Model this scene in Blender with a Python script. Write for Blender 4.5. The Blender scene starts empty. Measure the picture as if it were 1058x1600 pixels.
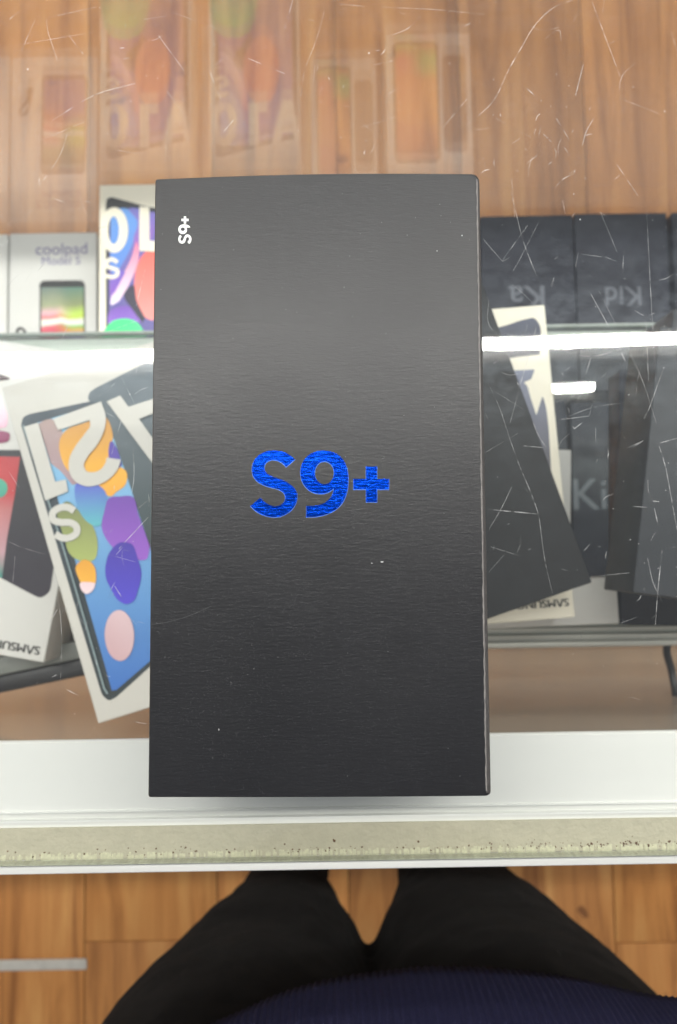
import bpy, bmesh, math, random
from mathutils import Vector, Matrix, noise as mnoise
R = math.radians
random.seed(7)
scn = bpy.context.scene
col = scn.collection

# ------------------------------------------------------------------ camera
# metres; z = 0 is the upper face of the counter's glass top, +y runs to the back of the case, the camera hangs over (0, 0)
F, H, TILT, ROLL = 1202.0, 0.25, R(3.7), R(-0.92)
cam = bpy.data.objects.new('camera', bpy.data.cameras.new('camera'))
col.objects.link(cam); scn.camera = cam
cam.location = (0, 0, H)
cam.rotation_euler = (TILT, 0, ROLL)
cam.data.sensor_fit = 'VERTICAL'; cam.data.sensor_height = 36.0
cam.data.lens = F / 1600 * 36
cam.data.clip_start = 0.005; cam.data.clip_end = 30
cam.data.dof.use_dof = True; cam.data.dof.focus_distance = 0.205; cam.data.dof.aperture_fstop = 17

# ------------------------------------------------------------------ world and exposure (shop interior, no sky)
w = bpy.data.worlds.new('World'); scn.world = w; w.use_nodes = True
w.node_tree.nodes['Background'].inputs[0].default_value = (0.88, 0.94, 1.0, 1)
w.node_tree.nodes['Background'].inputs[1].default_value = 0.34
scn.view_settings.view_transform = 'Standard'; scn.view_settings.look = 'None'
scn.view_settings.exposure = 0.0; scn.view_settings.gamma = 1
scn.cycles.transparent_max_bounces = 40; scn.cycles.max_bounces = 7; scn.cycles.diffuse_bounces = 3; scn.cycles.glossy_bounces = 5
scn.cycles.use_adaptive_sampling = True; scn.cycles.adaptive_threshold = 0.02
scn.cycles.use_denoising = True
scn.cycles.caustics_reflective = False
LAMP = 165.0      # ceiling tubes
STRIP = 42.0      # lit strips inside the case

def at(px, py, z):
    """a point of the photograph (1058 x 1600) carried to the horizontal plane it lies in"""
    x = (px - 529) / F; y = -(py - 800) / F
    d = Vector((x, math.sin(TILT) + y * math.cos(TILT), -math.cos(TILT) + y * math.sin(TILT)))
    d = Matrix.Rotation(ROLL, 3, 'Z') @ d
    return Vector((0, 0, H)) + d * ((z - H) / d.z)

# ------------------------------------------------------------------ materials
def S(r, g, b):
    f = lambda c: (c / 255 / 12.92) if c / 255 <= 0.04045 else ((c / 255 + 0.055) / 1.055) ** 2.4
    return (f(r), f(g), f(b))
def new_mat(name):
    m = bpy.data.materials.new(name); m.use_nodes = True
    n = m.node_tree.nodes; b = n['Principled BSDF']
    return m, n, m.node_tree.links, b
def principled(name, colr, rough=0.5, var=0.06, scale=60, bump=0.0, bscale=400, spec=0.5, metal=0.0, stretch=(1, 1, 1)):
    m, n, l, b = new_mat(name)
    b.inputs['Roughness'].default_value = rough; b.inputs['Metallic'].default_value = metal
    b.inputs['Specular IOR Level'].default_value = spec
    tc = n.new('ShaderNodeTexCoord'); mp = n.new('ShaderNodeMapping'); l.new(tc.outputs['Object'], mp.inputs[0])
    mp.inputs['Scale'].default_value = stretch
    nz = n.new('ShaderNodeTexNoise'); nz.inputs['Scale'].default_value = scale; nz.inputs['Detail'].default_value = 5
    l.new(mp.outputs[0], nz.inputs['Vector'])
    mx = n.new('ShaderNodeMix'); mx.data_type = 'RGBA'
    mx.inputs[6].default_value = tuple(max(0, c * (1 - var)) for c in colr) + (1,)
    mx.inputs[7].default_value = tuple(min(1, c * (1 + var)) for c in colr) + (1,)
    l.new(nz.outputs[0], mx.inputs[0]); l.new(mx.outputs[2], b.inputs['Base Color'])
    if bump:
        n2 = n.new('ShaderNodeTexNoise'); n2.inputs['Scale'].default_value = bscale; n2.inputs['Detail'].default_value = 4
        l.new(mp.outputs[0], n2.inputs['Vector'])
        bp = n.new('ShaderNodeBump'); bp.inputs['Strength'].default_value = 1; bp.inputs['Distance'].default_value = bump
        l.new(n2.outputs[0], bp.inputs['Height']); l.new(bp.outputs[0], b.inputs['Normal'])
    return m

def glass_mat(name, tint=(0.97, 0.985, 0.975), dirt_veil=0.0, haze=0.0, hscale=130, refl=1.0, dust=(0.8, 0.78, 0.75)):
    m, n, l, b = new_mat(name); n.remove(b)
    out = n['Material Output']
    lw = n.new('ShaderNodeLayerWeight'); lw.inputs['Blend'].default_value = 0.5
    p = n.new('ShaderNodeMath'); p.operation = 'POWER'; l.new(lw.outputs['Facing'], p.inputs[0]); p.inputs[1].default_value = 5
    q = n.new('ShaderNodeMath'); q.operation = 'MULTIPLY_ADD'; l.new(p.outputs[0], q.inputs[0]); q.inputs[1].default_value = 0.957 * refl; q.inputs[2].default_value = 0.043 * refl; q.use_clamp = True
    tr = n.new('ShaderNodeBsdfTransparent'); tr.inputs[0].default_value = tint + (1,)
    gl = n.new('ShaderNodeBsdfGlossy'); gl.inputs['Roughness'].default_value = 0.0
    mx = n.new('ShaderNodeMixShader'); l.new(q.outputs[0], mx.inputs[0]); l.new(tr.outputs[0], mx.inputs[1]); l.new(gl.outputs[0], mx.inputs[2])
    last = mx
    tc = n.new('ShaderNodeTexCoord')
    if haze:      # greasy film: a weak rough sheen, wiped in streaks
        mp = n.new('ShaderNodeMapping'); mp.inputs['Scale'].default_value = (1, 1.5, 1); l.new(tc.outputs['Object'], mp.inputs[0])
        nz = n.new('ShaderNodeTexNoise'); nz.inputs['Scale'].default_value = hscale; nz.inputs['Detail'].default_value = 5; nz.inputs['Roughness'].default_value = 0.72
        nz.inputs['Distortion'].default_value = 0.3
        l.new(mp.outputs[0], nz.inputs['Vector'])
        cr = n.new('ShaderNodeMapRange'); cr.inputs[1].default_value = 0.40; cr.inputs[2].default_value = 0.66; cr.inputs[3].default_value = haze * 0.15; cr.inputs[4].default_value = haze * 2.0
        l.new(nz.outputs[0], cr.inputs[0])
        g2 = n.new('ShaderNodeBsdfGlossy'); g2.inputs['Roughness'].default_value = 0.24; g2.inputs[0].default_value = (0.78, 0.88, 1, 1)
        m2 = n.new('ShaderNodeMixShader'); l.new(cr.outputs[0], m2.inputs[0]); l.new(last.outputs[0], m2.inputs[1]); l.new(g2.outputs[0], m2.inputs[2]); last = m2
    if dirt_veil:
        df = n.new('ShaderNodeBsdfDiffuse'); df.inputs[0].default_value = dust + (1,)
        m3 = n.new('ShaderNodeMixShader'); m3.inputs[0].default_value = dirt_veil; l.new(last.outputs[0], m3.inputs[1]); l.new(df.outputs[0], m3.inputs[2]); last = m3
    l.new(last.outputs[0], out.inputs[0])
    return m

def grad(name, c0, c1, ang=90, rough=0.42):
    """printed two-colour gradient across the piece (ang 90: c0 at its near end, c1 at its far end)"""
    m, n, l, b = new_mat(name); b.inputs['Roughness'].default_value = rough
    tc = n.new('ShaderNodeTexCoord'); sp = n.new('ShaderNodeSeparateXYZ'); l.new(tc.outputs['Generated'], sp.inputs[0])
    a = n.new('ShaderNodeMath'); a.operation = 'MULTIPLY'; l.new(sp.outputs[0], a.inputs[0]); a.inputs[1].default_value = math.cos(R(ang))
    c = n.new('ShaderNodeMath'); c.operation = 'MULTIPLY_ADD'; l.new(sp.outputs[1], c.inputs[0]); c.inputs[1].default_value = math.sin(R(ang)); l.new(a.outputs[0], c.inputs[2])
    mx = n.new('ShaderNodeMix'); mx.data_type = 'RGBA'; mx.clamp_factor = True
    mx.inputs[6].default_value = tuple(c0) + (1,); mx.inputs[7].default_value = tuple(c1) + (1,)
    l.new(c.outputs[0], mx.inputs[0]); l.new(mx.outputs[2], b.inputs['Base Color'])
    return m
def two_ramps(name, left, right, rough=0.4):
    """printed wallpaper: one colour ramp down the left side, one down the right, blended across"""
    m, n, l, b = new_mat(name); b.inputs['Roughness'].default_value = rough
    tc = n.new('ShaderNodeTexCoord'); sp = n.new('ShaderNodeSeparateXYZ'); l.new(tc.outputs['Generated'], sp.inputs[0])
    nz = n.new('ShaderNodeTexNoise'); nz.inputs['Scale'].default_value = 3; l.new(tc.outputs['Generated'], nz.inputs['Vector'])
    ad = n.new('ShaderNodeMath'); ad.operation = 'MULTIPLY_ADD'; l.new(nz.outputs[0], ad.inputs[0]); ad.inputs[1].default_value = 0.10; l.new(sp.outputs[1], ad.inputs[2])
    su = n.new('ShaderNodeMath'); su.operation = 'SUBTRACT'; l.new(ad.outputs[0], su.inputs[0]); su.inputs[1].default_value = 0.05
    rs = []
    for st in (left, right):
        r = n.new('ShaderNodeValToRGB'); l.new(su.outputs[0], r.inputs[0])
        e = r.color_ramp.elements
        e[0].position = st[0][0]; e[0].color = tuple(st[0][1]) + (1,); e[1].position = st[-1][0]; e[1].color = tuple(st[-1][1]) + (1,)
        for p, c in st[1:-1]: e.new(p).color = tuple(c) + (1,)
        rs.append(r)
    mr = n.new('ShaderNodeMapRange'); mr.interpolation_type = 'SMOOTHSTEP'; mr.inputs[1].default_value = 0.25; mr.inputs[2].default_value = 0.8
    l.new(sp.outputs[0], mr.inputs[0])
    mx = n.new('ShaderNodeMix'); mx.data_type = 'RGBA'; l.new(mr.outputs[0], mx.inputs[0])
    l.new(rs[0].outputs[0], mx.inputs[6]); l.new(rs[1].outputs[0], mx.inputs[7]); l.new(mx.outputs[2], b.inputs['Base Color'])
    return m

def leather_paper(name, base, foil=False):
    """black card embossed with fine level grain"""
    m, n, l, b = new_mat(name)
    tc = n.new('ShaderNodeTexCoord'); mp = n.new('ShaderNodeMapping'); l.new(tc.outputs['Object'], mp.inputs[0])
    mp.inputs['Scale'].default_value = (330, 1700, 330)
    nz = n.new('ShaderNodeTexNoise'); nz.inputs['Scale'].default_value = 1; nz.inputs['Detail'].default_value = 3; nz.inputs['Roughness'].default_value = 0.62; nz.inputs['Distortion'].default_value = 0.5
    l.new(mp.outputs[0], nz.inputs['Vector'])
    bp = n.new('ShaderNodeBump'); bp.inputs['Strength'].default_value = 1.0; bp.inputs['Distance'].default_value = 0.000046 if not foil else 0.00007
    l.new(nz.outputs[0], bp.inputs['Height']); l.new(bp.outputs[0], b.inputs['Normal'])
    n2 = n.new('ShaderNodeTexNoise'); n2.inputs['Scale'].default_value = 38; n2.inputs['Detail'].default_value = 6; l.new(tc.outputs['Object'], n2.inputs['Vector'])
    mx = n.new('ShaderNodeMix'); mx.data_type = 'RGBA'
    mx.inputs[6].default_value = tuple(c * 0.86 for c in base) + (1,); mx.inputs[7].default_value = tuple(c * 1.14 for c in base) + (1,)
    l.new(n2.outputs[0], mx.inputs[0]); l.new(mx.outputs[2], b.inputs['Base Color'])
    b.inputs['Roughness'].default_value = 0.24
    if not foil:
        n3 = n.new('ShaderNodeTexNoise'); n3.inputs['Scale'].default_value = 22; n3.inputs['Detail'].default_value = 4; l.new(tc.outputs['Object'], n3.inputs['Vector'])
        m3 = n.new('ShaderNodeMapRange'); m3.inputs[1].default_value = 0.3; m3.inputs[2].default_value = 0.7; m3.inputs[3].default_value = 0.335; m3.inputs[4].default_value = 0.40
        l.new(n3.outputs[0], m3.inputs[0]); l.new(m3.outputs[0], b.inputs['Roughness'])
    b.inputs['Specular IOR Level'].default_value = 0.42
    if foil:
        b.inputs['Metallic'].default_value = 1.0
        mr = n.new('ShaderNodeMapRange'); mr.inputs[1].default_value = 0.36; mr.inputs[2].default_value = 0.66; l.new(nz.outputs[0], mr.inputs[0])
        mx.inputs[6].default_value = (0.001, 0.020, 0.22, 1); mx.inputs[7].default_value = (0.002, 0.038, 0.36, 1); l.new(mr.outputs[0], mx.inputs[0])
    return m

def wood(name):
    m, n, l, b = new_mat(name); b.inputs['Roughness'].default_value = 0.42
    oi = n.new('ShaderNodeObjectInfo'); tc = n.new('ShaderNodeTexCoord')
    sh = n.new('ShaderNodeVectorMath'); sh.operation = 'SCALE'; sh.inputs[3].default_value = 40
    cx = n.new('ShaderNodeCombineXYZ'); l.new(oi.outputs['Random'], cx.inputs[0]); l.new(oi.outputs['Random'], cx.inputs[1]); l.new(cx.outputs[0], sh.inputs[0])
    ad = n.new('ShaderNodeVectorMath'); l.new(tc.outputs['Object'], ad.inputs[0]); l.new(sh.outputs[0], ad.inputs[1])
    mp = n.new('ShaderNodeMapping'); mp.inputs['Scale'].default_value = (26, 1.7, 26); l.new(ad.outputs[0], mp.inputs[0])
    nz = n.new('ShaderNodeTexNoise'); nz.inputs['Scale'].default_value = 1.0; nz.inputs['Detail'].default_value = 8; nz.inputs['Roughness'].default_value = 0.62; nz.inputs['Distortion'].default_value = 0.9
    l.new(mp.outputs[0], nz.inputs['Vector'])
    cr = n.new('ShaderNodeValToRGB'); e = cr.color_ramp.elements
    e[0].position = 0.30; e[0].color = S(146, 94, 56) + (1,); e[1].position = 0.74; e[1].color = S(226, 172, 114) + (1,)
    k = e.new(0.52); k.color = S(202, 142, 90) + (1,)
    l.new(nz.outputs[0], cr.inputs[0])
    hs = n.new('ShaderNodeHueSaturation'); l.new(cr.outputs[0], hs.inputs['Color'])
    mr = n.new('ShaderNodeMapRange'); mr.inputs[3].default_value = 0.82; mr.inputs[4].default_value = 1.12; l.new(oi.outputs['Random'], mr.inputs[0]); l.new(mr.outputs[0], hs.inputs['Value'])
    hs.inputs['Saturation'].default_value = 1.08
    sp = n.new('ShaderNodeTexNoise'); sp.inputs['Scale'].default_value = 22; sp.inputs['Detail'].default_value = 2; l.new(ad.outputs[0], sp.inputs['Vector'])
    s2 = n.new('ShaderNodeMapRange'); s2.inputs[1].default_value = 0.70; s2.inputs[2].default_value = 0.78; l.new(sp.outputs[0], s2.inputs[0])
    mx = n.new('ShaderNodeMix'); mx.data_type = 'RGBA'; mx.blend_type = 'MULTIPLY'; l.new(s2.outputs[0], mx.inputs[0]); l.new(hs.outputs[0], mx.inputs[6]); mx.inputs[7].default_value = (0.45, 0.38, 0.34, 1)
    l.new(mx.outputs[2], b.inputs['Base Color'])
    bp = n.new('ShaderNodeBump'); bp.inputs['Distance'].default_value = 0.0004; l.new(nz.outputs[0], bp.inputs['Height']); l.new(bp.outputs[0], b.inputs['Normal'])
    return m

M = {
 'glass_top': glass_mat('scratched_glass', (0.985, 0.99, 0.985), dirt_veil=0.003, haze=0.004),
 'glass_back': glass_mat('clear_glass', (0.985, 0.99, 0.985), dirt_veil=0.13, refl=1.9),  # dirt share also paints the milky reflection veil on the rear glass
 'glass_front': glass_mat('front_glass', (0.97, 0.975, 0.965), dirt_veil=0.32, dust=(0.8, 0.66, 0.52)),  # warm dust tint also paints the veiling reflections over the floor
 'glass_shelf': glass_mat('shelf_glass', (0.95, 0.98, 0.965), dirt_veil=0.02),
 'edge_pale': principled('polished_glass_edge', S(176, 178, 156), 0.25, 0.45, 500, stretch=(1.6, 0.2, 0.2)),
 'glass_edge': principled('green_glass_edge', S(158, 166, 160), 0.15, 0.2, 300),
 'rail': principled('white_painted_aluminium', (0.80, 0.80, 0.77), 0.33, 0.05, 25, stretch=(0.2, 3, 1)),
 'tape': principled('olive_foam_tape', S(188, 182, 160), 0.9, 0.13, 260, bump=0.0004, bscale=700),
 'debris': principled('brown_crumbs', S(96, 66, 40), 0.8, 0.5, 900),
 'alum': principled('brushed_aluminium', S(196, 197, 190), 0.38, 0.10, 60, stretch=(0.15, 8, 8)),
 'white_panel': principled('white_melamine', (0.72, 0.72, 0.70), 0.5, 0.04, 12),
 'card_white': principled('white_card', S(206, 204, 198), 0.55, 0.025, 40),
 'card_cream': principled('cream_card', S(236, 230, 213), 0.55, 0.025, 40),
 'card_grey': principled('pale_grey_card', S(216, 216, 213), 0.5, 0.03, 30),
 'tray': principled('grey_tray_card', S(150, 146, 140), 0.7, 0.06, 50),
 'black_card': leather_paper('black_embossed_card', (0.0095, 0.0095, 0.0115)),
 'dark_card': principled('dark_card', S(28, 29, 31), 0.55, 0.15, 40, bump=0.00005, bscale=1200, spec=0.35),
 'navy_card': principled('blue_black_card', S(12, 16, 32), 0.45, 0.25, 30, spec=0.3),
 'grey_card': principled('charcoal_grey_card', S(50, 53, 58), 0.5, 0.12, 30, spec=0.4),
 'foil': leather_paper('blue_foil', (0.001, 0.026, 0.30), True),
 'foil_highlight': principled('painted_foil_highlight', S(110, 150, 240), 0.35, 0.15, 500, metal=0.6),
 'ink_white': principled('white_ink', (0.84, 0.83, 0.81), 0.5, 0.02, 80),
 'ink_black': principled('black_ink', (0.02, 0.02, 0.02), 0.5, 0.1, 80),
 'ink_grey': principled('faint_grey_ink', S(74, 78, 88), 0.5, 0.1, 200),
 'ink_purple': principled('purple_grey_ink', S(120, 112, 160), 0.5, 0.1, 200),
 'worn_edge': principled('worn_brown_edge', S(66, 63, 62), 0.75, 0.35, 600, bump=0.0002, bscale=900),
 'pale_line': principled('rubbed_pale_line', S(112, 108, 106), 0.7, 0.4, 700),
 'crease': principled('rubbed_crease', S(66, 66, 68), 0.6, 0.5, 900),
 'black_plastic': principled('black_plastic', (0.012, 0.012, 0.014), 0.35, 0.1, 100),
 'grey_top': principled('smoky_grey_plastic', S(128, 132, 128), 0.3, 0.1, 60),
 'leggings': principled('black_knit', (0.0036, 0.0032, 0.0034), 0.95, 0.35, 900, bump=0.0005, bscale=1300, spec=0.08),
 'sweater': principled('navy_rib_knit', S(24, 24, 50), 0.95, 0.25, 500, bump=0.0003, bscale=1800, spec=0.2),
 'lint': principled('pale_lint', (0.5, 0.5, 0.5), 0.9),
 'wood': wood('laminate_wood'),
 'seam': principled('dark_floor_seam', S(70, 46, 30), 0.8, 0.2, 20),
 'strip': principled('worn_metal_strip', S(206, 200, 190), 0.45, 0.25, 70),
 'housing': principled('lamp_housing', (0.8, 0.8, 0.8), 0.5),
}
M['sweater'].node_tree.nodes['Principled BSDF'].inputs['Sheen Weight'].default_value = 0.0
M['leggings'].node_tree.nodes['Principled BSDF'].inputs['Sheen Weight'].default_value = 0.03
def lamp_mat(name, power):
    m, n, l, b = new_mat(name); n.remove(b)
    e = n.new('ShaderNodeEmission'); e.inputs[0].default_value = (1, 0.985, 0.93, 1); e.inputs[1].default_value = power
    l.new(e.outputs[0], n['Material Output'].inputs[0]); return m
M['lamp'] = lamp_mat('lit_tube', LAMP); M['strip_light'] = lamp_mat('lit_strip', STRIP); M['strip_fill'] = lamp_mat('fill_strip_weak', 4.0)
def scratch_mat():
    m, n, l, b = new_mat('scratch_white'); n.remove(b)
    t = n.new('ShaderNodeBsdfTransparent'); d = n.new('ShaderNodeBsdfDiffuse'); d.inputs[0].default_value = (0.86, 0.86, 0.86, 1)
    tc = n.new('ShaderNodeTexCoord'); nz = n.new('ShaderNodeTexNoise'); nz.inputs['Scale'].default_value = 260; nz.inputs['Detail'].default_value = 3; l.new(tc.outputs['Object'], nz.inputs['Vector'])
    mr = n.new('ShaderNodeMapRange'); mr.inputs[1].default_value = 0.36; mr.inputs[2].default_value = 0.62; mr.inputs[3].default_value = 0.10; mr.inputs[4].default_value = 0.80; l.new(nz.outputs[0], mr.inputs[0])
    x = n.new('ShaderNodeMixShader'); l.new(mr.outputs[0], x.inputs[0]); l.new(t.outputs[0], x.inputs[1]); l.new(d.outputs[0], x.inputs[2]); l.new(x.outputs[0], n['Material Output'].inputs[0])
    return m
M['scratch'] = scratch_mat()

# ------------------------------------------------------------------ helpers
def empty(name, loc, label=None, cat=None, group=None):
    o = bpy.data.objects.new(name, None); col.objects.link(o); o.location = loc; o.empty_display_size = 0.01
    if label: tag(o, label, cat, group)
    return o
def tag(o, label=None, cat=None, group=None, kind=None):
    for k, v in (('label', label), ('category', cat), ('group', group), ('kind', kind)):
        if v: o[k] = v
    return o
def world_loc(p):
    v = Vector((0, 0, 0))
    while p: v += Vector(p.location); p = p.parent
    return v
def mesh_obj(name, verts, faces, mat, parent=None, smooth=False):
    """verts in world coordinates; the object's origin sits at the parent's"""
    off = world_loc(parent) if parent else Vector((0, 0, 0))
    me = bpy.data.meshes.new(name); me.from_pydata([tuple(Vector(v) - off) for v in verts], [], faces)
    bm = bmesh.new(); bm.from_mesh(me); bmesh.ops.recalc_face_normals(bm, faces=bm.faces); bm.to_mesh(me); bm.free()
    if smooth:
        for p in me.polygons: p.use_smooth = True
    me.materials.append(mat)
    o = bpy.data.objects.new(name, me); col.objects.link(o); o.parent = parent
    return o
def prism(name, ring, z0, z1, mat, parent=None, bevel=0.0, seg=2):
    n = len(ring)
    vs = [(p[0], p[1], z0) for p in ring] + [(p[0], p[1], z1) for p in ring]
    fs = [tuple(range(n))[::-1], tuple(range(n, 2 * n))] + [(i, (i + 1) % n, n + (i + 1) % n, n + i) for i in range(n)]
    o = mesh_obj(name, vs, fs, mat, parent)
    if bevel:
        bm = bmesh.new(); bm.from_mesh(o.data)
        bmesh.ops.bevel(bm, geom=list(bm.edges), offset=bevel, segments=seg, affect='EDGES', profile=0.5)
        bm.to_mesh(o.data); bm.free()
        for p in o.data.polygons: p.use_smooth = True
        try: o.data.set_sharp_from_angle(angle=R(50))
        except Exception: pass
    return o
def block(name, x0, x1, y0, y1, z0, z1, mat, parent=None, bevel=0.0):
    return prism(name, [(x0, y0), (x1, y0), (x1, y1), (x0, y1)], z0, z1, mat, parent, bevel)
def smooth_ring(pts, sub=7, closed=True):
    """Catmull-Rom through the points; a point with a third value is a corner"""
    P = [Vector((p[0], p[1])) for p in pts]; C = [len(p) > 2 for p in pts]; n = len(P); out = []
    rng = range(n) if closed else range(n - 1)
    for i in rng:
        a, b = P[i], P[(i + 1) % n]
        if C[i] and C[(i + 1) % n]: out.append(a); continue
        p0 = P[i - 1] if (closed or i > 0) and not C[i] else a - (b - a) * 0.5
        p3 = P[(i + 2) % n] if (closed or i + 2 < n) and not C[(i + 1) % n] else b + (b - a) * 0.5
        d0, d1, d2 = max((a - p0).length, 1e-9), max((b - a).length, 1e-9), max((p3 - b).length, 1e-9)
        ma = ((a - p0) / d0 - (b - p0) / (d0 + d1) + (b - a) / d1) * d1
        mb = ((b - a) / d1 - (p3 - a) / (d1 + d2) + (p3 - b) / d2) * d1
        if d1 > 2.2 * d0: ma = b - a
        if d1 > 2.2 * d2: mb = b - a
        for k in range(sub):
            t = k / sub; t2 = t * t; t3 = t2 * t
            out.append(a * (2 * t3 - 3 * t2 + 1) + ma * (t3 - 2 * t2 + t) + b * (3 * t2 - 2 * t3) + mb * (t3 - t2))
    if not closed: out.append(P[-1])
    return out
def curve_mesh(rings, offset=0.0, extrude=0.0, bevel=0.0):
    """fill outlines (with holes) given in millimetres; returns a mesh"""
    cu = bpy.data.curves.new('tmp', 'CURVE'); cu.dimensions = '2D'; cu.fill_mode = 'BOTH'
    cu.offset = offset; cu.extrude = extrude; cu.bevel_depth = bevel; cu.bevel_resolution = 1
    for r in rings:
        s = cu.splines.new('POLY'); s.points.add(len(r) - 1); s.use_cyclic_u = True
        for k, p in enumerate(r): s.points[k].co = (p[0], p[1], 0, 1)
    return curve_to_mesh(cu)
def curve_to_mesh(cu):
    o = bpy.data.objects.new('tmp', cu); col.objects.link(o)
    bpy.context.view_layer.update()
    me = bpy.data.meshes.new_from_object(o.evaluated_get(bpy.context.evaluated_depsgraph_get()))
    bpy.data.objects.remove(o); bpy.data.curves.remove(cu)
    return me
def place_mesh(name, me, mat, parent, z):
    """mesh given in world millimetres -> object lying at height z"""
    off = world_loc(parent)
    src = me
    me = bpy.data.meshes.new(name)
    me.from_pydata([Vector((v.co.x / 1000, v.co.y / 1000, v.co.z / 1000 + z)) - off for v in src.vertices], [], [tuple(p.vertices) for p in src.polygons])
    bpy.data.meshes.remove(src); me.update()
    me.materials.append(mat)
    o = bpy.data.objects.new(name, me); col.objects.link(o); o.parent = parent
    return o
def to_mm(pts, z): return [tuple(c * 1000 for c in at(p[0], p[1], z)[:2]) for p in pts]
def z_(origin, scale):     # a reader for coordinates taken in an enlarged cut-out of the photograph
    return lambda pts: [(origin[0] + p[0] / scale, origin[1] + p[1] / scale) + tuple(p[2:]) for p in pts]
def shape(name, pts, mat, parent, z, holes=(), sharp=False, extrude=0.0, offset=0.0, sub=6):
    rings = [pts if sharp else smooth_ring(pts, sub)] + [smooth_ring(h, sub) for h in holes]
    me = curve_mesh([to_mm(r, z) for r in rings], offset=offset, extrude=extrude)
    return place_mesh(name, me, mat, parent, z)
def ell(cx, cy, rx, ry, rot=0, n=28):
    c, s = math.cos(R(rot)), math.sin(R(rot))
    return [(cx + c * rx * math.cos(t) - s * ry * math.sin(t), cy + s * rx * math.cos(t) + c * ry * math.sin(t)) for t in (2 * math.pi * k / n for k in range(n))]
def stroke_ring(pts, hw, sub=6):
    c = smooth_ring(pts, sub, closed=False); L, Rr = [], []
    for i, p in enumerate(c):
        d = (c[min(i + 1, len(c) - 1)] - c[max(i - 1, 0)]).normalized(); nrm = Vector((-d.y, d.x))
        L.append(p + nrm * hw); Rr.append(p - nrm * hw)
    return [tuple(q) for q in L + Rr[::-1]]
def text(name, s, cpx, width_px, ang, mat, parent, z, bold=0.0, squash=1.0):
    """lettering printed flat, centred on a point of the photograph, ang degrees on the box"""
    cu = bpy.data.curves.new('tmp', 'FONT'); cu.body = s; cu.align_x = 'CENTER'; cu.align_y = 'CENTER'; cu.size = 10; cu.offset = bold; cu.fill_mode = 'FRONT'
    me = curve_to_mesh(cu)
    xs = [v.co.x for v in me.vertices]; ys = [v.co.y for v in me.vertices]
    wmm = (at(cpx[0] + width_px / 2, cpx[1], z) - at(cpx[0] - width_px / 2, cpx[1], z)).length * 1000
    k = wmm / (max(xs) - min(xs)); cx = (max(xs) + min(xs)) / 2; cy = (max(ys) + min(ys)) / 2
    c = at(cpx[0], cpx[1], z) * 1000; rm = Matrix.Rotation(R(ang), 2)
    for v in me.vertices:
        q = rm @ Vector(((v.co.x - cx) * k, (v.co.y - cy) * k * squash)); v.co = (c.x + q.x, c.y + q.y, 0)
    return place_mesh(name, me, mat, parent, z)
LAY = 0.00014
def copy_tree(o, dx, parent=None):
    c = o.copy(); col.objects.link(c); c.parent = parent
    if parent is None: c.location = Vector(o.location) + Vector(dx)
    for ch in list(o.children): copy_tree(ch, dx, c)
    return c
def phone_box(label, corner, which, ang, wid, leng, ztop, thick, mat, group, tray=True):
    """lidded carton: corner = the photograph's point of its top face's 'BL','BR','TL','TR' corner, ang = turn about the vertical"""
    p = at(corner[0], corner[1], ztop)
    u = Vector((math.cos(R(ang)), math.sin(R(ang)), 0)); v = Vector((-u.y, u.x, 0))
    bl = p - (u * wid if 'R' in which else u * 0) - (v * leng if 'T' in which else v * 0)
    ring = [bl, bl + u * wid, bl + u * wid + v * leng, bl + v * leng]
    c = (ring[0] + ring[2]) / 2
    e = empty('phone_box', (c.x, c.y, ztop - thick), label, 'phone box', group)
    zt = ztop - thick + (0.007 if tray else 0.0)
    prism('lid', [(q.x, q.y) for q in ring], zt, ztop, mat, e, bevel=0.0006)
    if tray:
        ins = 0.0009
        r2 = [bl + u * ins + v * ins, bl + u * (wid - ins) + v * ins, bl + u * (wid - ins) + v * (leng - ins), bl + u * ins + v * (leng - ins)]
        prism('tray', [(q.x, q.y) for q in r2], ztop - thick, zt - 0.0002, M['tray'], e)
    e['_bl'] = (bl.x, bl.y); return e, bl, u, v
def rel(bl, u, v, pts):    # points in millimetres on a box's own top face
    return [((bl + u * (a / 1000) + v * (b / 1000))[0] * 1000, (bl + u * (a / 1000) + v * (b / 1000))[1] * 1000) for a, b in pts]
def shape_rel(name, box, pts, mat, parent, z, sub=6, sharp=False):
    r = pts if sharp else [tuple(q) for q in smooth_ring(pts, sub)]
    return place_mesh(name, curve_mesh([rel(*box, r)]), mat, parent, z)
def rrect(x0, y0, x1, y1, r, n=5):
    out = []
    for cx, cy, a0 in ((x1 - r, y1 - r, 0), (x0 + r, y1 - r, 90), (x0 + r, y0 + r, 180), (x1 - r, y0 + r, 270)):
        for k in range(n + 1): out.append((cx + r * math.cos(R(a0 + 90 * k / n)), cy + r * math.sin(R(a0 + 90 * k / n))))
    return out

# ------------------------------------------------------------------ floor (structure) and its boards
FZ = -0.95
floor = mesh_obj('floor', [(-2.2, -2.2, FZ - 0.002), (2.2, -2.2, FZ - 0.002), (2.2, 2.6, FZ - 0.002), (-2.2, 2.6, FZ - 0.002)], [(0, 1, 2, 3)], M['seam'])
tag(floor, 'orange brown laminate wood floor of narrow boards', None, None, 'structure')
cache = {}
rb = random.Random(11)
for i in range(-8, 9):
    x0 = -0.392 + 0.2 * i
    y = {0: at(190, 1470, FZ).y - 1.5}.get(i, -2.15 + rb.random() * 0.75)
    while y < 2.0:
        L = 1.5 + 0.002 * (i % 3)
        if L not in cache:
            o = block('board', 0.0007, 0.1993, 0.0006, L - 0.0006, -0.004, 0.0, M['wood'], None, bevel=0.0006); cache[L] = o.data
            bpy.data.objects.remove(o)
        b = bpy.data.objects.new('board', cache[L]); col.objects.link(b); b.parent = floor
        b.location = (x0, y, FZ + 0.002); y += L
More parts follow.
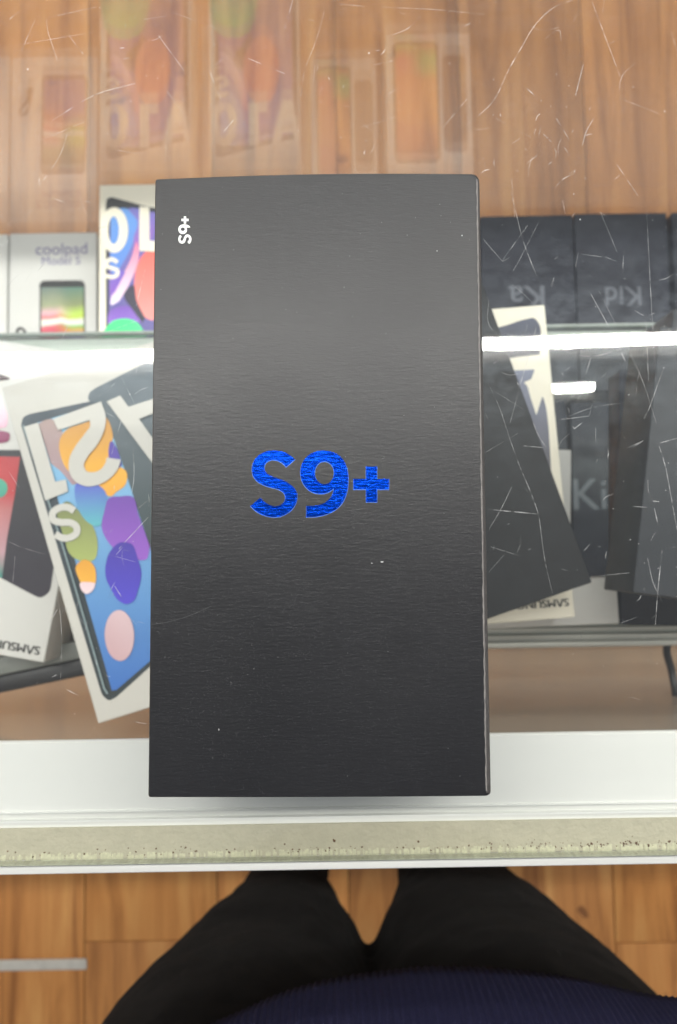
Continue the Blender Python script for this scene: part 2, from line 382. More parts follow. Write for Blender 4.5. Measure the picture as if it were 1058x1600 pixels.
ws = at(-60, 1512, FZ + 0.004); we = at(136, 1506, FZ + 0.004)
o = block('floor_strip', ws.x, we.x, we.y - 0.008, we.y + 0.008, FZ + 0.0022, FZ + 0.006, M['strip'], None, bevel=0.0015)
tag(o, 'worn pale metal floor strip lying across the boards at bottom left', 'floor strip')

# ------------------------------------------------------------------ the display case
case = empty('display_case', (0, 0, 0), 'glass topped shop display case with white front rail and scratched glass', 'display case')
X0, X1 = -0.75, 0.75
YB = 0.334
YF = -0.0945
gt = block('glass_top', X0, X1, YF, 0.42, -0.006, 0.0, M['glass_top'], case)
# white front rail under the glass, with its two raised lines
def yz_extrude(name, prof, mat, x0=X0, x1=X1, parent=case):
    n = len(prof); vs = [(x0, a, b) for a, b in prof] + [(x1, a, b) for a, b in prof]
    fs = [tuple(range(n)), tuple(range(n, 2 * n))[::-1]] + [(i, (i + 1) % n, n + (i + 1) % n, n + i) for i in range(n)]
    return mesh_obj(name, vs, fs, mat, parent)
def yrow(py, z): return at(529, py, z).y
zr = -0.0075
r0, r1, r2, r3 = yrow(1151, zr), yrow(1259, zr), yrow(1275, zr), yrow(1287, zr)
rail = yz_extrude('front_rail', [(r0, zr - 0.0008), (r0 - 0.0006, zr), (r1, zr), (r1 - 0.0003, zr + 0.0006), (r1 - 0.0008, zr + 0.0006), (r1 - 0.0011, zr - 0.0012),
    (r2 + 0.0004, zr - 0.0012), (r2 + 0.0002, zr + 0.0006), (r2 - 0.0005, zr + 0.0006), (r2 - 0.0008, zr - 0.0002), (r3 - 0.0006, zr - 0.0002), (r3 - 0.0006, -0.0098), (r0, -0.0098)], M['rail'])
ZT = -0.0069
tape = block('tape_strip', X0, X1, yrow(1336, ZT), yrow(1286.5, ZT), -0.011, ZT, M['tape'], case)
# ragged pale streaks and crumbs caught at the glass edge
rd = random.Random(5)
vs, fs = [], []
for k in range(250):
    x = rd.uniform(-0.125, 0.125)
    if rd.random() < 0.35: x = rd.gauss(0.085, 0.02)
    yy = yrow(1331, ZT) + abs(rd.gauss(0, 0.0011)); s = rd.uniform(0.00012, 0.0005) * (1 if rd.random() > .08 else 1.7)
    b = len(vs); n = 5
    for j in range(n):
        a = 2 * math.pi * j / n + rd.random(); rr = s * rd.uniform(0.5, 1)
        vs.append((x + rr * math.cos(a), yy + rr * math.sin(a), ZT + 0.00002))
    vs.append((x, yy, ZT + s * 0.7)); fs += [(b + j, b + (j + 1) % n, b + n) for j in range(n)]
o = mesh_obj('crumbs', vs, fs, M['debris'], case); o['kind'] = 'stuff'
vs, fs = [], []
for k in range(520):
    x = rd.uniform(-0.125, 0.125); wd = rd.uniform(0.0002, 0.0011); y0 = yrow(1338, ZT); y1 = yrow(rd.uniform(1325, 1331), ZT); z = ZT + 0.00005 + 0.0000004 * k
    b = len(vs); vs += [(x, y0, z), (x + wd, y0, z), (x + wd, y1, z), (x, y1, z)]; fs.append((b, b + 1, b + 2, b + 3))
o = mesh_obj('edge_streaks', vs, fs, principled('pale_glass_edge_streak', S(206, 204, 176), 0.4, 0.35, 900), case); o['kind'] = 'stuff'
block('glass_edge_line', X0, X1, YF - 0.0006, yrow(1337.5, ZT), -0.0062, -0.0028, M['edge_pale'], case)
block('edge_gap', X0, X1, YF - 0.0013, YF - 0.00065, -0.02, -0.0105, M['black_plastic'], case)
block('front_trim', X0, X1, yrow(1355.5, -0.014), YF - 0.0014, -0.05, -0.012, M['rail'], case, bevel=0.0006)
block('front_glass', X0, X1, -0.0925, -0.0875, -0.545, -0.0115, M['glass_front'], case)
block('back_glass', X0, X1, YB, YB + 0.005, -0.545, -0.012, M['glass_back'], case)
block('bottom_panel', X0, X1, -0.097, 0.345, -0.56, -0.545, M['wood'], case, bevel=0.001)
block('plinth', X0 + 0.02, X1 - 0.02, -0.06, 0.31, FZ + 0.003, -0.5605, M['white_panel'], case, bevel=0.001)
# lit strips: under the shelf's rear edge, plus unseen fill added under the rail
def led_strip(y0, y1, z0, z1, mat):
    h = block('led_strip', X0 + 0.02, X1 - 0.02, y0, y1, z0 + 0.0008, z1, M['rail'], case)
    e = mesh_obj('led_diffuser', [(X0 + 0.03, y0 + 0.001, z0), (X1 - 0.03, y0 + 0.001, z0), (X1 - 0.03, y1 - 0.001, z0), (X0 + 0.03, y1 - 0.001, z0)], [(0, 1, 2, 3)], mat, h)
led_strip(-0.084, -0.068, -0.0165, -0.0102, M['strip_fill'])
led_strip(0.1345, 0.1435, -0.2325, -0.2265, M['strip_light'])
SH = -0.22
block('glass_shelf', X0, X1, -0.046, 0.1435, SH - 0.006, SH, M['glass_shelf'], case)
block('shelf_back_edge', X0, X1, 0.1437, 0.1452, SH - 0.006, SH + 0.0002, M['glass_edge'], case)
ch = [yrow(y, SH) for y in (974, 985, 996, 1007, 1018)]
prof = []
for k in range(4):
    a, b = ch[k], ch[k + 1]; d = (b - a)
    prof += [(a, SH - 0.0035), (a + d * 0.15, SH + 0.001), (a + d * 0.62, SH + 0.001), (a + d * 0.75, SH - 0.0035)]
prof += [(ch[4], SH - 0.0035), (ch[4] - 0.0008, SH - 0.014), (ch[0], SH - 0.014)]
yz_extrude('shelf_channel', prof, M['alum'])

# scratches and dust on the upper face of the glass
SC = []
def add_scr(origin, scale, lists):
    for p in lists: SC.append(z_(origin, scale)(p))
add_scr((530, 0), 2.0038, [[(400,390),(480,320),(530,220),(570,150),(620,70),(670,25),(730,0)],[(790,0),(835,120),(880,240)],[(930,195),(885,240),(878,290),(888,350)],[(680,370),(720,437)],[(585,275),(620,305)],[(590,80),(640,95),(690,85)],[(130,22),(300,30),(455,45)],[(0,12),(80,20)],[(885,310),(1000,355)],[(870,515),(935,612)],[(320,405),(400,310)],[(100,205),(170,190)],[(735,65),(745,45)],[(830,0),(825,40)],[(640,420),(665,445)],[(385,85),(412,72)],[(740,300),(765,200)],[(490,370),(600,430)],[(540,560),(550,680)],[(1040,100),(1058,160)],[(840,140),(890,115)],[(645,120),(690,95),(695,130)]])
add_scr((740, 300), 3.327, [[(50,245),(150,360),(190,340)],[(195,0),(270,290),(330,440)],[(355,125),(240,350),(205,410)],[(150,355),(280,175)],[(660,105),(745,310)],[(900,95),(920,500),(948,985)],[(650,510),(750,710),(880,985),(950,1200)],[(610,530),(720,730)],[(770,840),(800,900)],[(555,322),(690,340),(740,360)],[(545,315),(530,390)],[(200,480),(260,530),(310,580)],[(835,615),(925,665)],[(895,650),(910,980)],[(985,925),(915,1120),(885,1180)],[(845,1060),(850,990),(870,910)],[(450,1185),(620,1120),(790,1095)],[(615,1105),(600,1175)],[(435,1090),(560,1040),(705,930)],[(75,990),(130,1110),(200,1320)],[(300,1170),(340,1270),(380,1330)],[(190,1200),(330,690)],[(235,1010),(260,930)],[(510,1210),(525,1230),(570,1195)],[(635,1225),(635,1320)],[(415,810),(610,855),(770,815)],[(60,1150),(75,1180)],[(870,480),(1000,450),(1050,420)],[(80,560),(80,690),(130,750)],[(800,1330),(880,1295)],[(950,1310),(1058,1280)],[(405,490),(418,445)],[(420,350),(440,335)],[(540,1100),(560,1010)],[(585,945),(610,860)],[(100,1030),(260,1130)],[(280,690),(250,800)],[(600,435),(625,445)],[(880,850),(910,790)]])
add_scr((740, 650), 3.327, [[(155,20),(240,260),(310,430),(340,520),(375,770),(410,920)],[(60,190),(230,90)],[(445,20),(600,0)],[(260,155),(370,165)],[(75,485),(340,510)],[(90,680),(250,730)],[(80,810),(165,715)],[(200,365),(150,470),(80,590)],[(960,140),(1000,270),(1058,590)],[(905,740),(935,870),(980,965)],[(980,700),(960,890),(945,1090)],[(825,165),(880,130)],[(660,830),(810,815)],[(640,680),(660,680)],[(455,795),(490,805)],[(685,740),(692,700)],[(575,700),(610,660)],[(770,1075),(850,1045)],[(910,440),(965,445)],[(830,470),(905,475)],[(1000,690),(1050,680)],[(940,480),(960,570)],[(265,370),(310,440)],[(225,715),(250,650)]])
add_scr((0, 270), 4.232, [[(265,70),(320,15)],[(515,60),(540,200),(580,290)],[(360,170),(475,215)],[(540,185),(600,195)],[(600,380),(800,330)],[(20,840),(60,740),(150,650)],[(690,1060),(940,965)],[(380,1165),(450,1010)],[(510,1170),(560,1070)],[(900,880),(960,640)],[(120,800),(210,650)],[(0,1130),(200,1160),(380,1180)]])
add_scr((0, 560), 4.232, [[(655,250),(760,165)],[(800,120),(890,300)],[(800,415),(740,630)],[(705,360),(760,390)],[(880,600),(885,800),(870,900)],[(385,660),(435,685)],[(330,680),(400,690)],[(330,540),(380,510)],[(45,1205),(120,1240),(210,1270),(300,1295)],[(785,1260),(980,1050)],[(890,1010),(990,930)],[(440,90),(490,65)],[(900,100),(910,50)],[(150,470),(210,650)],[(60,750),(130,860)],[(310,990),(360,1060)],[(440,60),(500,95)]])
add_scr((0, 850), 4.232, [[(380,330),(400,480),(408,690),(400,900)],[(720,70),(900,120)],[(770,70),(830,0)],[(760,280),(810,360)],[(500,440),(525,360)],[(630,740),(640,800)],[(860,1170),(970,1190)],[(85,250),(100,80)],[(330,520),(380,430)],[(270,1310),(370,1285)],[(345,880),(375,865)]])
add_scr((0, 0), 2.0, [[(15,147),(145,125),(295,100)],[(150,55),(300,22)],[(500,25),(640,75),(730,110)],[(495,110),(575,220)],[(165,375),(300,295),(425,260)],[(125,440),(265,380)],[(210,420),(190,480),(130,570)],[(515,275),(580,365)],[(640,180),(660,235),(690,310)],[(660,215),(705,175)],[(1020,10),(990,120),(950,230),(940,300)],[(215,110),(260,170)],[(145,60),(150,100),(180,190)],[(360,468),(430,480)],[(770,180),(890,230)],[(915,0),(890,90)],[(65,165),(110,60)],[(525,370),(515,510)],[(700,410),(730,375)],[(30,60),(60,35)],[(450,60),(520,50)]])
rs = random.Random(21)
cl = [(rs.uniform(0, 1058), rs.uniform(0, 1150)) for _ in range(26)]
for k in range(200):
    cc = rs.choice(cl); x, y = rs.gauss(cc[0], 45), min(1140, rs.gauss(cc[1], 45)); a = rs.gauss(-1.0, 0.9); L = rs.expovariate(1 / 11) + 2; c = rs.uniform(-0.25, 0.25)
    SC.append([(x, y), (x + L * .5 * math.cos(a), y + L * .5 * math.sin(a)), (x + L * math.cos(a + c), y + L * math.sin(a + c))])
vs, fs = [], []
zc = 0.00006
for s in SC:
    pts = smooth_ring(s, 5, closed=False) if len(s) > 2 else [Vector(s[0]), (Vector(s[0]) + Vector(s[1])) / 2, Vector(s[1])]
    hw = rs.choice((0.00002, 0.000025, 0.00003, 0.00004, 0.00006)); b = len(vs); n = len(pts)
    W = [at(p.x, p.y, zc) for p in pts]
    for i, p in enumerate(W):
        d = (W[min(i + 1, n - 1)] - W[max(i - 1, 0)]).normalized(); q = Vector((-d.y, d.x, 0)) * hw * (0.35 + 0.9 * math.sin(math.pi * (i + 0.5) / n)) * rs.uniform(0.7, 1.3)
        vs += [p + q, p - q]
    fs += [(b + 2 * i, b + 2 * i + 1, b + 2 * i + 3, b + 2 * i + 2) for i in range(n - 1)]
    zc += 0.0000002
for k in range(420):     # specks
    x, y = rs.uniform(-5, 1063), rs.uniform(0, 1150); p = at(x, y, zc); r = rs.choice((0.00006, 0.00008, 0.00011, 0.00017)); b = len(vs)
    if rs.random() < .12: r *= 1.7
    for j in range(6): vs.append(p + Vector((math.cos(j * 1.047) * r * rs.uniform(.5, 1.1), math.sin(j * 1.047) * r * rs.uniform(.5, 1.1), 0)))
    fs.append(tuple(range(b, b + 6))); zc += 0.0000001
o = mesh_obj('scratches', vs, fs, M['scratch'], case); o['kind'] = 'stuff'

# ------------------------------------------------------------------ the black carton on the counter
BT = 0.05
TL, TR, BR, BL = (242, 279), (750.5, 270.5), (769, 1244.5), (231, 1246.5)
A = [at(*p, BT) for p in (BL, BR, TR, TL)]
cen = sum(A, Vector()) / 4
box = empty('phone_box', (cen.x, cen.y, 0.0002), 'large black embossed phone carton with blue foil lettering standing on the glass counter', 'phone box')
# outline of the top face: far edge bows out a little, corners rubbed round, right edge turned over
def lerp(a, b, t): return a + (b - a) * t
def edge_pts(a, b, n, bow=0.0):
    d = (b - a); nrm = Vector((d.y, -d.x, 0)).normalized()
    return [a + d * (k / n) + nrm * bow * math.sin(math.pi * k / n) for k in range(n)]
def carton_ring(inset_l, inset_r, rad_tr=0.0022, rad=0.0007):
    q = [A[0] + Vector((inset_l, inset_l, 0)), A[1] + Vector((-inset_r, inset_l, 0)), A[2] + Vector((-inset_r * 0.62, -inset_l, 0)), A[3] + Vector((inset_l, -inset_l, 0))]
    out = []
    rads = [rad, rad * 1.6, rad_tr, rad]
    for k in range(4):
        p, pr, nx = q[k], q[k - 1], q[(k + 1) % 4]; d0 = (pr - p).normalized(); d1 = (nx - p).normalized(); r = rads[k]
        for j in range(5):
            t = j / 4; out.append(p + d0 * r * (1 - t) ** 2 + d1 * r * t ** 2)
        a, b = p + d1 * r, nx + (p - nx).normalized() * rads[(k + 1) % 4]
        bow = (0.0001, 0.0, 0.0007, 0.0)[k]
        out += [e for e in edge_pts(a, b, 14, bow)][1:]
    return out
def band(name, rings, mat, cap0=False, cap1=False, smooth=True):
    n = len(rings[0]); vs = [v for r in rings for v in r]; fs = []
    for k in range(len(rings) - 1):
        fs += [(k * n + i, k * n + (i + 1) % n, (k + 1) * n + (i + 1) % n, (k + 1) * n + i) for i in range(n)]
    if cap0: fs.append(tuple(range(n))[::-1])
    if cap1: fs.append(tuple(range((len(rings) - 1) * n, len(rings) * n)))
    return mesh_obj(name, vs, fs, mat, box, smooth)
def zz(r, z): return [Vector((p.x, p.y, z)) for p in r]
band('sleeve', [zz(carton_ring(0.0002, 0.0002), 0.0002), zz(carton_ring(0.0, 0.0), BT - 0.0024), zz(carton_ring(0.0, 0.0001), BT - 0.0012)], M['black_card'], cap0=True, smooth=False)
ringa, ringb, ringc = carton_ring(0.0, 0.0001), carton_ring(0.00008, 0.0006), carton_ring(0.0003, 0.0014)
n = len(ringa)
# split the turned edge: the right run is rubbed brown, the rest stays black
def partial(name, rings, mat, keep):
    vs = [v for r in rings for v in r]; fs = []
    for k in range(len(rings) - 1):
        for i in range(n):
            if keep(rings[0][i], rings[0][(i + 1) % n]): fs.append((k * n + i, k * n + (i + 1) % n, (k + 1) * n + (i + 1) % n, (k + 1) * n + i))
    me = mesh_obj(name, vs, fs, mat, box, True)
    bm = bmesh.new(); bm.from_mesh(me.data); bmesh.ops.delete(bm, geom=[v for v in bm.verts if not v.link_faces], context='VERTS'); bm.to_mesh(me.data); bm.free(); return me
isr = lambda a, b: min(a.x, b.x) > 0.03 and abs((b - a).x) < abs((b - a).y) * 0.4
rr = [zz(ringa, BT - 0.0012), zz(ringb, BT - 0.0003), zz(ringc, BT)]
partial('worn_edge', rr, M['worn_edge'], isr)
partial('edge_fold', rr, M['black_card'], lambda a, b: not isr(a, b))
top = mesh_obj('top_panel', zz(ringc, BT), [tuple(range(n))], M['black_card'], box)
# rubbed pale line where the right edge folds
pl = [p for p in ringc if p.x > 0.03 and p.y < A[2].y - 0.001 and p.y > A[1].y + 0.001]; pl.sort(key=lambda p: p.y)
vs, fs = [], []
rl = random.Random(3)
fine = []
for i in range(len(pl) - 1):
    for k in range(8): fine.append(lerp(pl[i], pl[i + 1], k / 8))
for i, p in enumerate(fine):
    wdt = 0.00012 + 0.00022 * rl.random(); vs += [(p.x - wdt, p.y, BT + 0.00003), (p.x + 0.00012, p.y, BT + 0.00001)]
fs = [(2 * i, 2 * i + 1, 2 * i + 3, 2 * i + 2) for i in range(len(fine) - 1)]
mesh_obj('rubbed_line', vs, fs, M['pale_line'], box)
# lettering
q1, q2 = z_((380, 690), 8.817), z_((460, 690), 6.6125)
S_out = q1([(715,245,1),(640,185),(555,140),(440,122),(320,135),(220,185),(150,265),(122,370),(135,470),(190,545),(270,595),(370,630),(470,655),(540,692),(578,750),(570,820),(520,870),(440,890),(350,866),(285,822),(232,775,1),(100,888,1),(170,955),(270,1010),(380,1038),(475,1038),(580,1005),(670,940),(728,850),(745,750),(720,660),(650,590),(555,535),(450,498),(370,465),(312,418),(293,360),(310,300),(360,265),(430,255),(500,273),(550,308),(592,350,1)])
N_out = q2([(125,665,1),(215,661),(295,640),(357,595),(395,540),(408,488,1),(350,525),(270,540),(190,525),(120,475),(75,400),(62,330),(75,240),(120,165),(190,115),(290,92),(390,105),(470,150),(525,220),(552,310),(558,420),(545,520),(505,620),(440,695),(350,745),(240,775),(122,780,1)])
N_hole = q2(ell(310, 322, 99, 117))
P_out = q2([(740,258,1),(855,258,1),(855,385,1),(978,385,1),(978,495,1),(855,495,1),(855,625,1),(740,625,1),(740,495,1),(610,495,1),(610,385,1),(740,385,1)])
GLY = [(S_out, ()), (N_out, (N_hole,)), (P_out, ())]
for out, holes in GLY:
    sh = [(p[0], p[1] + 0.45) + tuple(p[2:]) for p in out]; hh = [[(p[0], p[1] + 0.45) for p in h] for h in holes]
    g = shape('letter', out, M['foil'], box, BT + 0.00012, holes=holes, extrude=0.03)
    e = shape('letter_highlight', sh, M['foil_highlight'], box, BT + 0.00004, holes=hh, offset=0.05)  # pale outline, shifted down, paints the highlight on the lower letter edges
    e.parent = g; e.location = (0, 0, 0)
# the small white mark, same letters turned a quarter
def small(pt):     # big mark's centre -> small mark's centre, quarter turn, scaled
    x, y = pt[0] - 500, pt[1] - 757; k = 0.197
    return (289.2 + y * k * 0.98, 359.5 - x * k) + tuple(pt[2:])
for out, holes in GLY:
    g = shape('small_letter', [small(p) for p in out], M['ink_white'], box, BT + 0.00006, holes=[[small(p) for p in h] for h in holes], offset=0.03)
for pts in ([(236, 976), (262, 972), (296, 962), (330, 947)], [(757, 1092), (759, 1099), (761, 1106)], [(735, 272), (742, 276), (747, 284)]):
    shape('crease', stroke_ring(pts, 0.35), M['crease'], box, BT + 0.00007, sharp=True)
# lint and nicks on the top
vs, fs = [], []
spots = [(597, 878, 0.00040, 0.00018), (581, 880, 0.0002, 0.0001), (342, 1140, .0001, .0003), (683, 392, .00015, .0001), (722, 368, .00012, .0002)]
rs2 = random.Random(9)
spots += [(rs2.uniform(245, 750), rs2.uniform(285, 1235), rs2.uniform(.00003, .00009), rs2.uniform(.00003, .00007)) for _ in range(70)]
for k, (x, y, a, b_) in enumerate(spots):
    p = at(x, y, BT + 0.00008); b = len(vs)
    for j in range(6): vs.append(p + Vector((a * math.cos(j * 1.047), b_ * math.sin(j * 1.047), 0.0000003 * k)))
    fs.append(tuple(range(b, b + 6)))
o = mesh_obj('lint', vs, fs, M['lint'], box); o['kind'] = 'stuff'

# ------------------------------------------------------------------ cartons on the upper shelf
G1 = 'phone cartons lying on the upper glass shelf'
# left: white carton with a drawn phone of coloured stones
ZA = -0.13
a21, *fA = phone_box('white phone carton printed with colourful stones on a blue screen, tilted at left', (153.6, 1131), 'BL', 16.4, 0.088, 0.1735, ZA, 0.045, M['card_white'], G1)
q4, q5 = z_((0, 560), 4.232), z_((0, 850), 4.232)
z1 = ZA + LAY
shape('printed_phone', [(33,664),(37,652,),(46,647),(137,628,1),(252,598,1),(252,1026,1),(232,1044),(182,1089),(170,1094),(161,1087),(155,1072)], grad('teal_black_print', S(24,38,42), S(60,72,84)), a21, z1)
shape('printed_back', [(138,624),(140,614),(150,606),(215,573),(228,568),(240,569),(252,574,1),(252,905,1),(233,851,1),(197,740,1),(175,678,1),(158,630,1)], grad('dark_green_print', S(22,48,48), S(92,104,114)), a21, z1 + LAY)
scr = shape('printed_screen', [(57,661,1),(158,630,1),(175,678,1),(197,740,1),(233,851,1),(252,905,1),(252,1018,1),(182,1078,1),(175,1079,1)], grad('blue_screen_print', S(44,104,186), S(142,200,232)), a21, z1 + 2 * LAY)
def stone(pts, c0, c1, k, ang=90, sub=6):
    s = shape('printed_stone', pts, grad('stone_print', S(*c0), S(*c1), ang), a21, z1 + (3 + k * 0.35) * LAY, sub=sub)
stone(q4([(252,432),(350,402),(420,500),(462,640),(512,825),(478,836),(400,745),(335,690)]), (170,140,150), (168,146,142), 0)
stone(q4([(430,480),(560,425),(690,380),(745,500),(722,640),(700,720),(640,780),(540,790),(450,740),(400,640),(395,540)]), (246,180,40), (196,140,62), 1)
stone(q4([(660,850),(735,912),(772,882),(830,835),(832,745),(785,715),(720,740),(640,800)]), (240,168,44), (244,180,50), 2)
stone(q4([(738,545),(770,590),(806,700),(790,725),(735,700),(718,640)]), (80,60,170), (76,56,160), 3)
stone(q4([(380,1010),(440,945),(520,1005),(610,1100),(640,1180),(645,1270),(632,1320),(600,1345),(520,1335),(460,1290),(430,1200),(400,1110)]), (166,178,100), (120,128,80), 4)
stone(q4([(505,830),(600,825),(680,860),(718,960),(700,1050),(650,1110),(590,1090),(530,1020),(498,930)]), (90,180,190), (84,90,200), 5)
stone(q4([(720,925),(800,912),(872,912),(915,1030),(990,1240),(965,1330),(900,1330),(800,1290),(720,1220),(672,1110),(690,1010)]), (150,90,200), (110,60,170), 6)
stone(q5([(722,60),(800,-12),(870,0),(910,90),(935,200),(915,300),(880,380),(835,398),(780,370),(735,300),(700,220),(700,130)]), (76,64,200), (60,40,160), 7)
stone(q5([(502,150),(560,103),(612,130),(636,210),(622,275),(560,285),(520,225)]), (244,180,60), (222,156,44), 8)
stone(q5([(530,258),(580,252),(628,262),(605,315),(572,330),(543,310)]), (238,214,220), (236,208,214), 9)
stone(q5(ell(790, 605, 97, 168, -2, 20)), (200,160,166), (216,186,192), 10, 60)
shape('printed_bezel_line', stroke_ring([(36,664),(97,850),(163,1076),(168,1084)], 1.3), principled('silver_print_line', S(130,150,154), 0.4), a21, z1 + 8 * LAY, sharp=True)
zl = z1 + 9 * LAY
shape('printed_digit', q4([(160,452,1),(252,425,1),(365,815,1),(437,800,1),(450,880,1),(300,940,1)]), M['card_white'], a21, zl)
shape('printed_digit', q4([(350,400,1),(668,285,1),(700,385),(690,470),(640,575),(580,650),(555,705),(572,745),(620,752),(668,732),(698,690),(706,655,1),(800,670,1),(780,730),(730,790),(660,832),(570,845),(500,815),(456,740),(460,660),(500,580),(560,500),(598,440),(592,407,1),(385,475,1)]), M['card_white'], a21, zl)
shape('printed_letter', q4([(705,285,1),(795,245,1),(850,320,1),(1060,252,1),(1060,345,1),(920,400,1),(1060,600,1),(1060,760,1)]), M['card_white'], a21, zl)
shape('printed_letter', stroke_ring(q4([(492,1008),(450,985),(390,990),(348,1025),(352,1066),(400,1084),(470,1088),(505,1112),(508,1150),(470,1182),(410,1186),(366,1162)]), 5.4), M['card_white'], a21, zl, sharp=True)

# far left: white carton with a red and teal screen, under the stones carton
ZB = -0.1755
sam, *fB = phone_box('white phone carton with red and teal screen, half under the stones carton at left edge', (68.5, 1035.5), 'BR', -10.6, 0.086, 0.172, ZB, 0.044, M['card_grey'], G1)
q7 = z_((0, 570), 4.21)
zb = ZB + LAY
shape('printed_phone', q7([(-150,560,1),(150,560,1),(420,900,1),(345,1390),(318,1500),(270,1530),(200,1505),(12,1405,1),(-150,1330,1)]), grad('plum_black_print', S(40,34,48), S(26,26,34)), sam, zb)
shape('printed_screen', q7([(-150,600,1),(132,606,1),(98,850,1),(45,1150,1),(14,1402,1),(-150,1330,1)]), two_ramps('red_pink_print', [(0, S(60,140,130)), (0.2, S(190,150,160)), (0.5, S(196,130,130)), (0.72, S(190,70,70)), (1, S(190,52,58))], [(0, S(60,130,120)), (0.2, S(190,150,160)), (0.55, S(186,110,112)), (0.7, S(190,54,60)), (1, S(186,46,54))]), sam, zb + LAY)
shape('printed_circle', q7(ell(-6, 812, 56, 62)), grad('teal_print', S(70,160,140), S(80,176,150)), sam, zb + 2 * LAY)
shape('printed_petal', q7([(-120,180),(0,195),(28,270),(52,350),(40,410),(-120,430)]), grad('pink_print', S(240,190,214), S(248,232,238)), sam, zb + LAY)
shape('printed_petal', q7([(-120,440),(20,435),(62,452),(56,500),(0,516),(-120,520)]), grad('magenta_print', S(140,40,90), S(150,70,110)), sam, zb + 2 * LAY)
shape('printed_petal', q7([(-120,20),(0,60),(66,92),(0,104),(-120,110)]), grad('maroon_print', S(70,40,50), S(70,60,66)), sam, zb + LAY)
for k in (0, 1): text('lettering', 'SΛMSUNG', (18 + 1.1 * k, 1010 + 0.3 * k), 88, 169.6, M['ink_black'], sam, zb + LAY + k * 0.00003, squash=0.95)

# black carton at right, turned, top of its pile
ZC = -0.122
blk, *fC = phone_box('plain black phone carton turned askew, right of the large carton, topmost of its pile', (925.5, 910), 'BR', 18.2, 0.088, 0.166, ZC, 0.042, M['dark_card'], G1)
# white carton beneath it with a big printed character
ZD = -0.1645
rbx, *fD = phone_box('cream phone carton with black maker lettering, under the turned black carton', (899, 964), 'BR', 3.6, 0.086, 0.171, ZD, 0.034, M['card_cream'], G1)
q6 = z_((740, 300), 3.327)
zd = ZD + LAY
dk = grad('dark_blue_print', S(38,40,50), S(52,58,84))
shape('printed_phone', q6([(60,720,1),(180,690),(260,664),(318,658),(343,690),(350,765),(345,845,1),(225,858,1),(60,880,1)]), dk, rbx, zd)
shape('printed_phone', q6([(60,935,1),(318,922,1),(300,972,1),(270,986),(262,990),(280,1010),(300,1080),(327,1160,1),(358,1062),(372,1100),(385,1180),(397,1331),(405,1500,1),(60,1520,1)]), grad('plum_print', S(60,54,58), S(110,116,140)), rbx, zd)
for k in (0, 1): text('lettering', 'SΛMSUNG', (848 + 1.1 * k, 944), 80, 183.2, M['ink_black'], rbx, zd + k * 0.00003, squash=0.95)
# two flat white cartons under that pile
flatA, *fE = phone_box('flat white carton under the cream carton, its corner showing near the shelf front', (968, 974), 'BR', 1.5, 0.088, 0.027, -0.2, 0.0198, M['card_grey'], None, tray=False)
flatB, *fF = phone_box('flat white carton under the cream carton, a thin strip showing in mid pile', (893, 703), 'TR', -2.5, 0.080, 0.085, -0.2, 0.0198, M['card_grey'], None, tray=False)
for o in (flatA, flatB): o['group'] = 'flat white cartons under the right pile'; o['category'] = 'carton'; o.name = 'flat_carton'
# dark grey cartons at the right edge
flatC, *_ = phone_box('flat black carton at right under the charcoal pair, by the shelf front', (970, 976), 'BL', -2.0, 0.088, 0.150, -0.2, 0.0198, M['navy_card'], None, tray=False)
flatC['category'] = 'carton'; flatC.name = 'flat_carton'
gB1, *_ = phone_box('charcoal phone carton at right, lower of two, left edge slanting', (1000, 912), 'BL', -9.5, 0.088, 0.150, -0.158, 0.0418, M['grey_card'], G1, tray=False)
gB2, *_ = phone_box('dark grey phone carton at the right edge, topmost of the charcoal pair', (989, 926), 'BL', -8.2, 0.088, 0.130, -0.1175, 0.0404, M['grey_card'], G1, tray=False)
# black slab poking over the shelf front at left
pA, pB = at(-40, 1068, -0.2), at(180, 1022, -0.2)
d = (pB - pA).normalized(); nn = Vector((-d.y, d.x, 0))
tab = empty('tablet', ((pA.x + pB.x) / 2, (pA.y + pB.y) / 2, SH), 'black edged slab with smoky top lying askew over the shelf front at lower left', 'tablet')
prism('body', [tuple((pA + nn * 0.001)[:2]), tuple((pA - nn * 0.0085)[:2]), tuple((pB - nn * 0.0085)[:2]), tuple((pB + nn * 0.001)[:2])], SH + 0.0015, -0.2005, M['black_plastic'], tab, bevel=0.001)
prism('top_plate', [tuple((pA + nn * 0.0015)[:2]), tuple((pB + nn * 0.0015)[:2]), tuple((pB + nn * 0.012)[:2]), tuple((pA + nn * 0.012)[:2])], SH + 0.0015, -0.2, M['grey_top'], tab, bevel=0.001)

